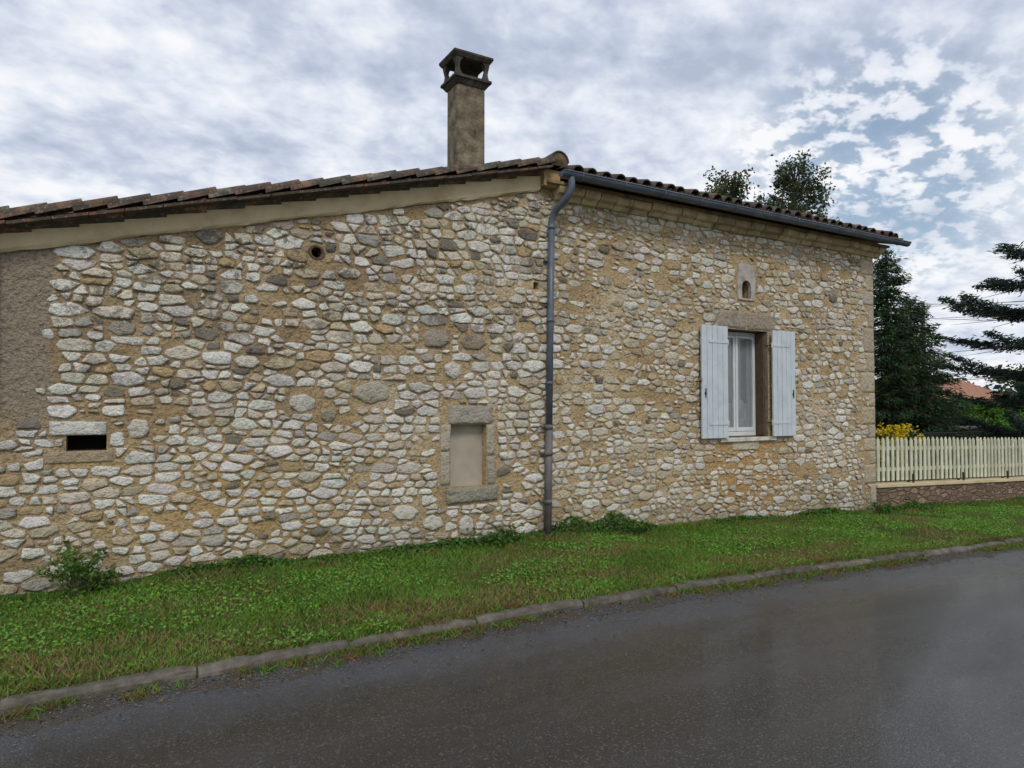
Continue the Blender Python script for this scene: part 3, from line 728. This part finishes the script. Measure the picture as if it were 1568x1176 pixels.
for i in range(4000):
    x=random.uniform(-2,16); y=KY-abs(random.gauss(0,.22)); r=random.uniform(.003,.008)
    z=float(drop(x))+.004+r*.5; c=random.uniform(.04,.17)
    o=[(x+random.uniform(-.3,.3)*r+dx*r,y+dy*r+random.uniform(-.3,.3)*r,z+dz*r*.7) for dx,dy,dz in ((1,0,0),(0,1,0),(-1,0,0),(0,-1,0),(0,0,1),(0,0,-1))]
    gs.add(o,[(0,1,4),(1,2,4),(2,3,4),(3,0,4),(1,0,5),(2,1,5),(3,2,5),(0,3,5)],(c,c,c*.95,1))
gs.obj('loose_gravel',m_litter)

def plant(name,cx,cy,r,hgt,n,size,c_lo,c_hi,nst=14,flat=.3):
    e=empty(name); st=MB(); z0=float(gz(cx,cy)); C=[]
    for i in range(nst):
        a=random.uniform(0,6.28); rr=random.uniform(.2,1)*r; hh=hgt*random.uniform(.5,1)
        p0=Vector((cx+random.uniform(-.04,.04),cy+random.uniform(-.03,.03),z0-.01)); p2=Vector((cx+math.cos(a)*rr,cy+math.sin(a)*rr*.6,z0+hh))
        p1=(p0+p2)/2+Vector((0,0,hh*.15)); pts=bez([p0,p1,p2],4); st.tube(pts,[.004]*len(pts),(.06,.08,.03,1),seg=4)
        for k in range(n//nst):
            t=random.random()**.6; q=pts[min(len(pts)-1,int(t*len(pts)))]
            C.append((q.x+random.gauss(0,r*.13),q.y+random.gauss(0,r*.1),q.z+random.gauss(0,r*.1)))
    st.obj('stems',m_litter,e); C=np.array(C); C[:,2]=np.maximum(C[:,2],z0+.01)
    npobj('leaves',leaves(C,rng.uniform(size*.6,size*1.3,len(C)),flat,1.7),4,rng.uniform(c_lo,c_hi,(len(C),3)),m_leaf,e)
plant('wall_weed',-.20,6.50,.22,.42,650,.024,(.06,.11,.02),(.13,.24,.05),nst=24)
plant('wall_weed',-.02,6.55,.15,.2,300,.024,(.06,.12,.018),(.12,.24,.045))
plant('wall_weed',5.6,6.55,.22,.13,400,.026,(.04,.09,.016),(.10,.20,.04))
plant('wall_weed',3.6,6.5,.35,.14,500,.03,(.04,.09,.016),(.10,.20,.04))
plant('wall_weed',10.6,6.5,.3,.16,400,.03,(.04,.09,.016),(.10,.20,.04))

# ---------------------------------------------------------------- GARDEN WALL + FENCE
gw=MB(); X=np.arange(XR+.01,34,.5)
for i in range(len(X)-1):
    xa,xb=X[i],X[i+1]; za,zb=.57+float(drop(xa)),.57+float(drop(xb))
    for (y0,y1,lo,hi,mi) in ((W+.0,W+.28,-.75,-.045,0),(W-.025,W+.305,-.043,0,1)):
        vs=[(xa,y0,za+lo),(xb,y0,zb+lo),(xb,y1,zb+lo),(xa,y1,za+lo),(xa,y0,za+hi),(xb,y0,zb+hi),(xb,y1,zb+hi),(xa,y1,za+hi)]
        gw.add(vs,[(4,5,6,7),(0,1,5,4),(2,3,7,6),(0,4,7,3),(1,2,6,5)],mi=mi)
gw.obj('garden_wall',[m_gwall,m_band])
pf=MB(); x=XR+.10; i=0
while x<34:
    d=float(drop(x)); t=1.28+d*.75+random.uniform(-.010,.010) ; w=.034; k=random.uniform(.8,1.08); bz=.615+d
    y0=W+.10; tl=random.uniform(-.009,.009)
    vs=[(x-w,y0,bz),(x+w,y0,bz),(x+w+tl,y0,t-.05),(x+tl,y0,t),(x-w+tl,y0,t-.05)]
    vs+=[(a,b_+.02,c_) for a,b_,c_ in vs]
    pf.add(vs,[(0,1,2,3,4),(9,8,7,6,5),(0,5,6,1),(1,6,7,2),(2,7,8,3),(3,8,9,4),(4,9,5,0)],(k,k,k*.97,1)); x+=.135+random.uniform(-.006,.006);i+=1
for zr in (.74,1.09):
    for i in range(len(X)-1):
        xa,xb=X[i],X[i+1]; a,b_=zr+float(drop(xa))*.85,zr+float(drop(xb))*.85
        pf.add([(xa,W+.122,a),(xb,W+.122,b_),(xb,W+.122,b_+.06),(xa,W+.122,a+.06),(xa,W+.15,a),(xb,W+.15,b_),(xb,W+.15,b_+.06),(xa,W+.15,a+.06)],
          [(0,1,2,3),(7,6,5,4),(3,2,6,7),(0,4,5,1)],(.8,.8,.75,1))
x=XR+1.2
while x<34:
    d=float(drop(x)); pf.box(x-.015,x+.015,W+.155,W+.19,.56+d,1.20+d*.8,(.06,.06,.06,1)); pf.box(x-.012,x+.012,W+.07,W+.098,.56+d,.72+d,(.06,.06,.06,1)); x+=1.6
pf.obj('picket_fence',m_wood)

# ---------------------------------------------------------------- TREES
def tree_broad(name,x,y,z0,ztop,r,zc,nleaf,lo,hi,size=.11,nl=26):
    e=empty(name); tr=MB(); P=[(x,y,z0),(x+.1,y,z0+(ztop-z0)*.4),(x-.05,y+.1,z0+(ztop-z0)*.75),(x,y,ztop-.3)]
    pts=bez(P,5); tr.tube(pts,list(np.linspace(.2,.025,len(pts))),seg=8); C=[];S=[]
    for i in range(nl):
        t=random.random(); zz=zc+(ztop-zc)*t*.95-.3; prof=(1-t*.9)**.45*min(1,.6+t)
        a=i*2.4+random.uniform(-.4,.4); rr=r*prof*random.uniform(.35,1.0)
        p0=Vector((x,y,zz-.7)); p2=Vector((x+math.cos(a)*rr,y+math.sin(a)*rr,zz+random.uniform(.0,.3)))
        q=bez([p0,(p0+p2)/2+Vector((0,0,-.05)),p2],3); tr.tube(q,list(np.linspace(.045,.008,len(q))),seg=5)
        nc=nleaf//nl
        for c_ in range(6):
            o=p2.lerp(p0,random.uniform(-.05,.5))+Vector((random.gauss(0,.22),random.gauss(0,.22),random.gauss(0,.24)))
            C.append(rng.normal(0,1,(nc//6,3))*random.uniform(.08,.19)+np.array(o)); S.append(np.full(nc//6,random.uniform(.55,1.3)))
    tr.obj('trunk',m_bark,e,smooth=True); C=np.concatenate(C);S=np.concatenate(S)
    npobj('leaves',leaves(C,rng.uniform(size*.6,size*1.2,len(C)),.2,1.5),4,rng.uniform(lo,hi,(len(C),3))*S[:,None],m_leaf,e)
tree_broad('birch_tree',23.2,21.2,-.6,12.0,1.45,9.6,3000,(.06,.075,.045),(.10,.13,.065),nl=30)
tree_broad('birch_tree',25.9,19.7,-.6,12.6,2.3,9.0,6000,(.06,.075,.045),(.10,.13,.065),nl=54)

def conifer(name,x,y,z0,ztop,rb,n=26000,lo=(.018,.036,.016),hi=(.042,.075,.032),droop=.25,layers=26,nb=9,sp=.10,pw=.8,rmin=.12,ns=1.0):
    e=empty(name); tr=MB(); tr.tube([(x,y,z0),(x,y,ztop)],[.16,.015],seg=7); C=[];D=[];S=[]
    tot=layers*nb
    for l in range(layers):
        t=l/(layers-1); zz=z0+.35+(ztop-z0-.45)*t; rl=rb*(1-t)**pw*random.uniform(.8,1.15)+rmin
        for k in range(nb):
            a=random.uniform(0,6.28); L=rl*random.uniform(.65,1.12); dz=-droop*L+random.uniform(-.1,.1)
            dv=np.array([math.cos(a)*L,math.sin(a)*L,dz])
            tr.tube([(x,y,zz),(x+dv[0]*.5,y+dv[1]*.5,zz+dv[2]*.3),(x+dv[0],y+dv[1],zz+dv[2]+.05*L)],[.018,.012,.004],seg=4)
            m_=max(8,int(n/tot*L/rb*1.6)); s=rng.random(m_)**.7
            c=np.array([x,y,zz])+dv*s[:,None]; c[:,2]+= .25*L*s*s
            c+=rng.normal(0,1,(m_,3))*np.array([sp,sp,sp*.6])*(1.1-s*.6)[:,None]
            C.append(c); dd=dv/np.linalg.norm(dv); D.append(np.tile(dd,(m_,1))); S.append(np.full(m_,random.uniform(.6,1.35))*(.7+.5*s))
    tr.obj('trunk',m_bark,e); C=np.concatenate(C);D=np.concatenate(D);S=np.concatenate(S); N=len(C)
    t=D+rng.normal(0,.45,(N,3)); t/=np.linalg.norm(t,axis=1)[:,None]; s=np.cross(t,rng.normal(size=(N,3))); s/=np.linalg.norm(s,axis=1)[:,None]
    ln=rng.uniform(.08,.18,N)[:,None]*ns; wd=rng.uniform(.018,.04,N)[:,None]*ns
    V=np.stack([C-t*ln*.5,C+s*wd*.5,C+t*ln*.5,C-s*wd*.5],1)
    npobj('needles',V,4,rng.uniform(lo,hi,(N,3))*S[:,None],m_leaf,e)
conifer('spruce_tree',17.6,10.65,-.2,5.75,1.45,36000,layers=34,nb=12,sp=.13,lo=(.022,.045,.02),hi=(.05,.09,.04))
conifer('spruce_tree',18.5,10.55,-.2,4.5,1.45,30000,layers=28,nb=11,pw=.6,sp=.14,lo=(.022,.045,.02),hi=(.05,.09,.04))
conifer('cedar_tree',21.4,8.55,-.3,6.6,3.0,38000,droop=.10,layers=9,nb=10,sp=.13,lo=(.012,.026,.021),hi=(.034,.056,.045),pw=.45,rmin=.3,ns=1.2)

def hedge(name,xa,xb,y,w,zt,z0,n,size,lo,hi):
    X=rng.uniform(xa,xb,n); f=rng.random(n)
    top=zt+.06*np.sin(X*1.3)+.04*np.sin(X*3.7+1)
    u=rng.uniform(0,1,n); Z=np.where(f<.45,top-np.abs(rng.normal(0,.05,n)),z0+(top-z0)*u); Y=np.where(f<.45,y+rng.uniform(-w/2,w/2,n),y-w/2+np.abs(rng.normal(0,.08,n)))
    Y=Y+.07*np.sin(X*2.9+Z*3)
    e=empty(name); npobj('leaves',leaves(np.stack([X,Y,Z],1),rng.uniform(size*.6,size*1.3,n),.3,1.4),4,rng.uniform(lo,hi,(n,3))*(.6+.6*pn(X,Z,4,2))[:,None],m_leaf,e)
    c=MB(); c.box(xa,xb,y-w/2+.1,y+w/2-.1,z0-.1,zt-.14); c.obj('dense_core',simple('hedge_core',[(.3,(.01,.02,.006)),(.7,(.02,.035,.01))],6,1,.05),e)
hedge('hedge',20.6,42,12.6,1.0,1.66,-.5,36000,.085,(.08,.18,.025),(.14,.30,.05))
plant('yellow_flower_bush',12.9,7.75,.55,1.32,1800,.055,(.05,.10,.01),(.10,.18,.03),nst=26)
C=[];
for i in range(90):
    a=random.uniform(0,6.28);r_=random.uniform(0,.55);C.append(rng.normal(0,.035,(12,3))+np.array([12.9+math.cos(a)*r_,7.7+math.sin(a)*r_*.6-.1,float(gz(12.9,7.7))+random.uniform(.75,1.38)]))
C=np.concatenate(C); npobj('blooms',leaves(C,.04,.4,1.2),4,np.stack([rng.uniform(.5,.75,len(C)),rng.uniform(.36,.5,len(C)),rng.uniform(.01,.03,len(C))],1),m_leaf,bpy.data.objects['yellow_flower_bush'])

def clumptree(name,lst,n,size,lo,hi):
    e=empty(name);Cs=[];Ss=[];tr=MB()
    for (x,y,z0,zt,r) in lst:
        tr.tube([(x,y,z0),(x,y,z0+(zt-z0)*.6)],[.12*r,.05*r],seg=6)
        for k in range(16):
            a=random.uniform(0,6.28);q=random.random()**.5*r*.75; zc=z0+(zt-z0)*random.uniform(.3,.9)
            s=r*random.uniform(.16,.32); m_=n//16
            tr.tube([(x,y,z0+(zt-z0)*.4),(x+math.cos(a)*q,y+math.sin(a)*q,zc)],[.04*r,.01*r],seg=4)
            Cs.append(rng.normal(0,1,(m_,3))*[s,s,s*.7]+[x+math.cos(a)*q,y+math.sin(a)*q,zc]);Ss.append(np.full(m_,random.uniform(.55,1.3)))
    tr.obj('trunks',m_bark,e)
    C=np.concatenate(Cs);S=np.concatenate(Ss); npobj('leaves',leaves(C,rng.uniform(size*.6,size*1.3,len(C)),.2,1.5),4,rng.uniform(lo,hi,(len(C),3))*S[:,None],m_leaf,e)
clumptree('olive_tree',[(44.5,15.6,-.6,4.0,2.2)],3500,.18,(.08,.11,.07),(.14,.17,.11))
clumptree('garden_tree',[(42.5,18.2,-.6,4.0,1.4)],3000,.18,(.05,.07,.03),(.08,.12,.05))
lst=[]
for i in range(46):
    a=R(-75+i*3.6+random.uniform(-1,1)); d=random.uniform(95,130); lst.append((d*math.sin(a),abs(d*math.cos(a))+20,-1,random.uniform(3,5.5),random.uniform(4,6.5)))
clumptree('distant_trees',lst,500,.7,(.05,.07,.035),(.08,.115,.055))
nh=empty('neighbour_house'); hm=MB(); hm.box(34.6,40.5,18.3,23.5,-.8,2.0); hm.obj('walls',m_band,nh)
m_rt=simple('terracotta',[(.3,(.24,.11,.065)),(.6,(.38,.19,.12)),(.75,(.44,.25,.17))],5,.6,.03,bs=12)
r2=MB(); r2.add([(34.2,17.9,1.95),(41,17.9,1.95),(41,20.9,3.15),(34.2,20.9,3.15),(41,24,1.95),(34.2,24,1.95)],[(0,1,2,3),(3,2,4,5),(0,3,5),(1,4,2)]); r2.obj('roof',m_rt,nh)
up=empty('utility_pole'); u=MB(); u.tube([(45.8,25.3,-.8),(45.8,25.3,8.4)],[.17,.11],seg=10); u.box(45.2,46.4,25.24,25.36,7.9,8.0)
for xx in (45.3,45.8,46.3): u.tube([(xx,25.3,8.0),(xx,25.3,8.2)],.05,seg=6)
u.obj('pole',m_pole,up)
w=MB()
for (dx,zz,ey) in ((-.5,8.2,9.6),(0,8.2,10.5),(.5,8.1,11.3),(0,7.3,8.2)):
    a=Vector((45.8+dx,25.3,zz)); b_=Vector((62,5,ey)); pts=[a.lerp(b_,t/10)-Vector((0,0,.9*4*(t/10)*(1-t/10))) for t in range(11)]
    w.tube(pts,.018,seg=4)
w.obj('wires',m_rail,up)
rl=MB(); xx=16.0
while xx<26: rl.tube([(xx,9.2,-.25),(xx,9.2,.98)],.009,seg=5); xx+=.14
rl.tube([(16,9.2,.98),(26,9.2,.95)],.014,seg=5); rl.tube([(16,9.2,.2),(26,9.2,.15)],.012,seg=5); rl.obj('iron_railing',m_rail)
gt=MB()
for (a,b_) in ((20.4,10.4),(21.4,10.4),(20.4,11.0),(21.4,11.0)): gt.tube([(a,b_,-.3),(a,b_,.98)],.03,seg=6)
gt.box(20.2,21.6,10.25,11.15,.98,1.04); gt.box(20.4,21.4,10.4,11.0,.3,.34); gt.obj('garden_table',m_pole,bevel=.01)

# ---------------------------------------------------------------- WORLD
wd=bpy.data.worlds.new('World'); scene.world=wd; wd.use_nodes=True; t=wd.node_tree; g=G(t); bg=t.nodes['Background']
sun_el,sun_az=R(46),R(200)
sky=g.n('ShaderNodeTexSky',sky_type='NISHITA'); sky.sun_disc=False; sky.sun_elevation=sun_el; sky.sun_rotation=sun_az
sky.air_density=1.2; sky.dust_density=1.5
d=g.n('ShaderNodeTexCoord').outputs['Generated']; x,y,z=g.xyz(d)
zc=g.m('ADD',g.m('MAXIMUM',z,0.),.28)
uv=g.n('ShaderNodeCombineXYZ',{0:g.m('DIVIDE',x,zc),1:g.m('DIVIDE',y,zc),2:0.}).outputs[0]
rot=g.n('ShaderNodeMapping',{0:uv,'Rotation':(0,0,R(-55)),'Scale':(1,1.2,1)}).outputs[0]
big_=g.noise(1.7,3,.5,rot,.1); med=g.noise(5.5,4,.5,rot,.15); fin=g.noise(16,3,.55,rot,.1)
v=g.m('ADD',g.m('ADD',g.m('MULTIPLY',big_,.38),g.m('MULTIPLY',med,.36)),g.m('MULTIPLY',fin,.26))
v=g.m('ADD',v,g.mr(z,.50,.08,-.012,.05))
cl=g.ramp(v,[(.38,(.45,.51,.65)),(.46,(.58,.64,.77)),(.53,(.75,.80,.895)),(.62,(.94,.955,.985))])
cl=g.n('ShaderNodeVectorMath',{0:cl,1:(10,10,10)},operation='MULTIPLY').outputs[0]
gd=Vector((math.sin(R(58)),math.cos(R(58)),.30)).normalized()
dt=g.n('ShaderNodeVectorMath',{0:d,1:tuple(gd)},operation='DOT_PRODUCT').outputs['Value']
gapm=g.m('MULTIPLY',g.mr(dt,.982,.998,0,1),g.mr(g.m('ADD',g.m('MULTIPLY',med,.25),g.m('MULTIPLY',fin,.75)),.55,.45,0,.72))
skc=g.mix(1,sky.outputs[0],(1.1,1.15,1.15),'MULTIPLY')
fin_c=g.mix(gapm,cl,skc)
t.links.new(fin_c,bg.inputs['Color']); bg.inputs['Strength'].default_value=.1

sd=bpy.data.lights.new('sun','SUN'); sd.energy=1.5; sd.angle=R(14); sd.color=(1,.95,.87)
so=bpy.data.objects.new('sun',sd); scene.collection.objects.link(so)
dirv=Vector((math.sin(sun_az)*math.cos(sun_el),math.cos(sun_az)*math.cos(sun_el),math.sin(sun_el)))
so.rotation_euler=dirv.to_track_quat('Z','Y').to_euler()

# ---------------------------------------------------------------- CAMERA
cd_=bpy.data.cameras.new('camera'); cam=bpy.data.objects.new('camera',cd_); scene.collection.objects.link(cam)
cam.location=(0,0,EYE); cam.rotation_euler=(R(90+1.73),0,R(-30.3)); cd_.sensor_width=36; cd_.lens=24.34; cd_.clip_end=2000; cd_.clip_start=.05
scene.camera=cam
scene.view_settings.view_transform='Standard'; scene.view_settings.look='None'; scene.view_settings.exposure=0
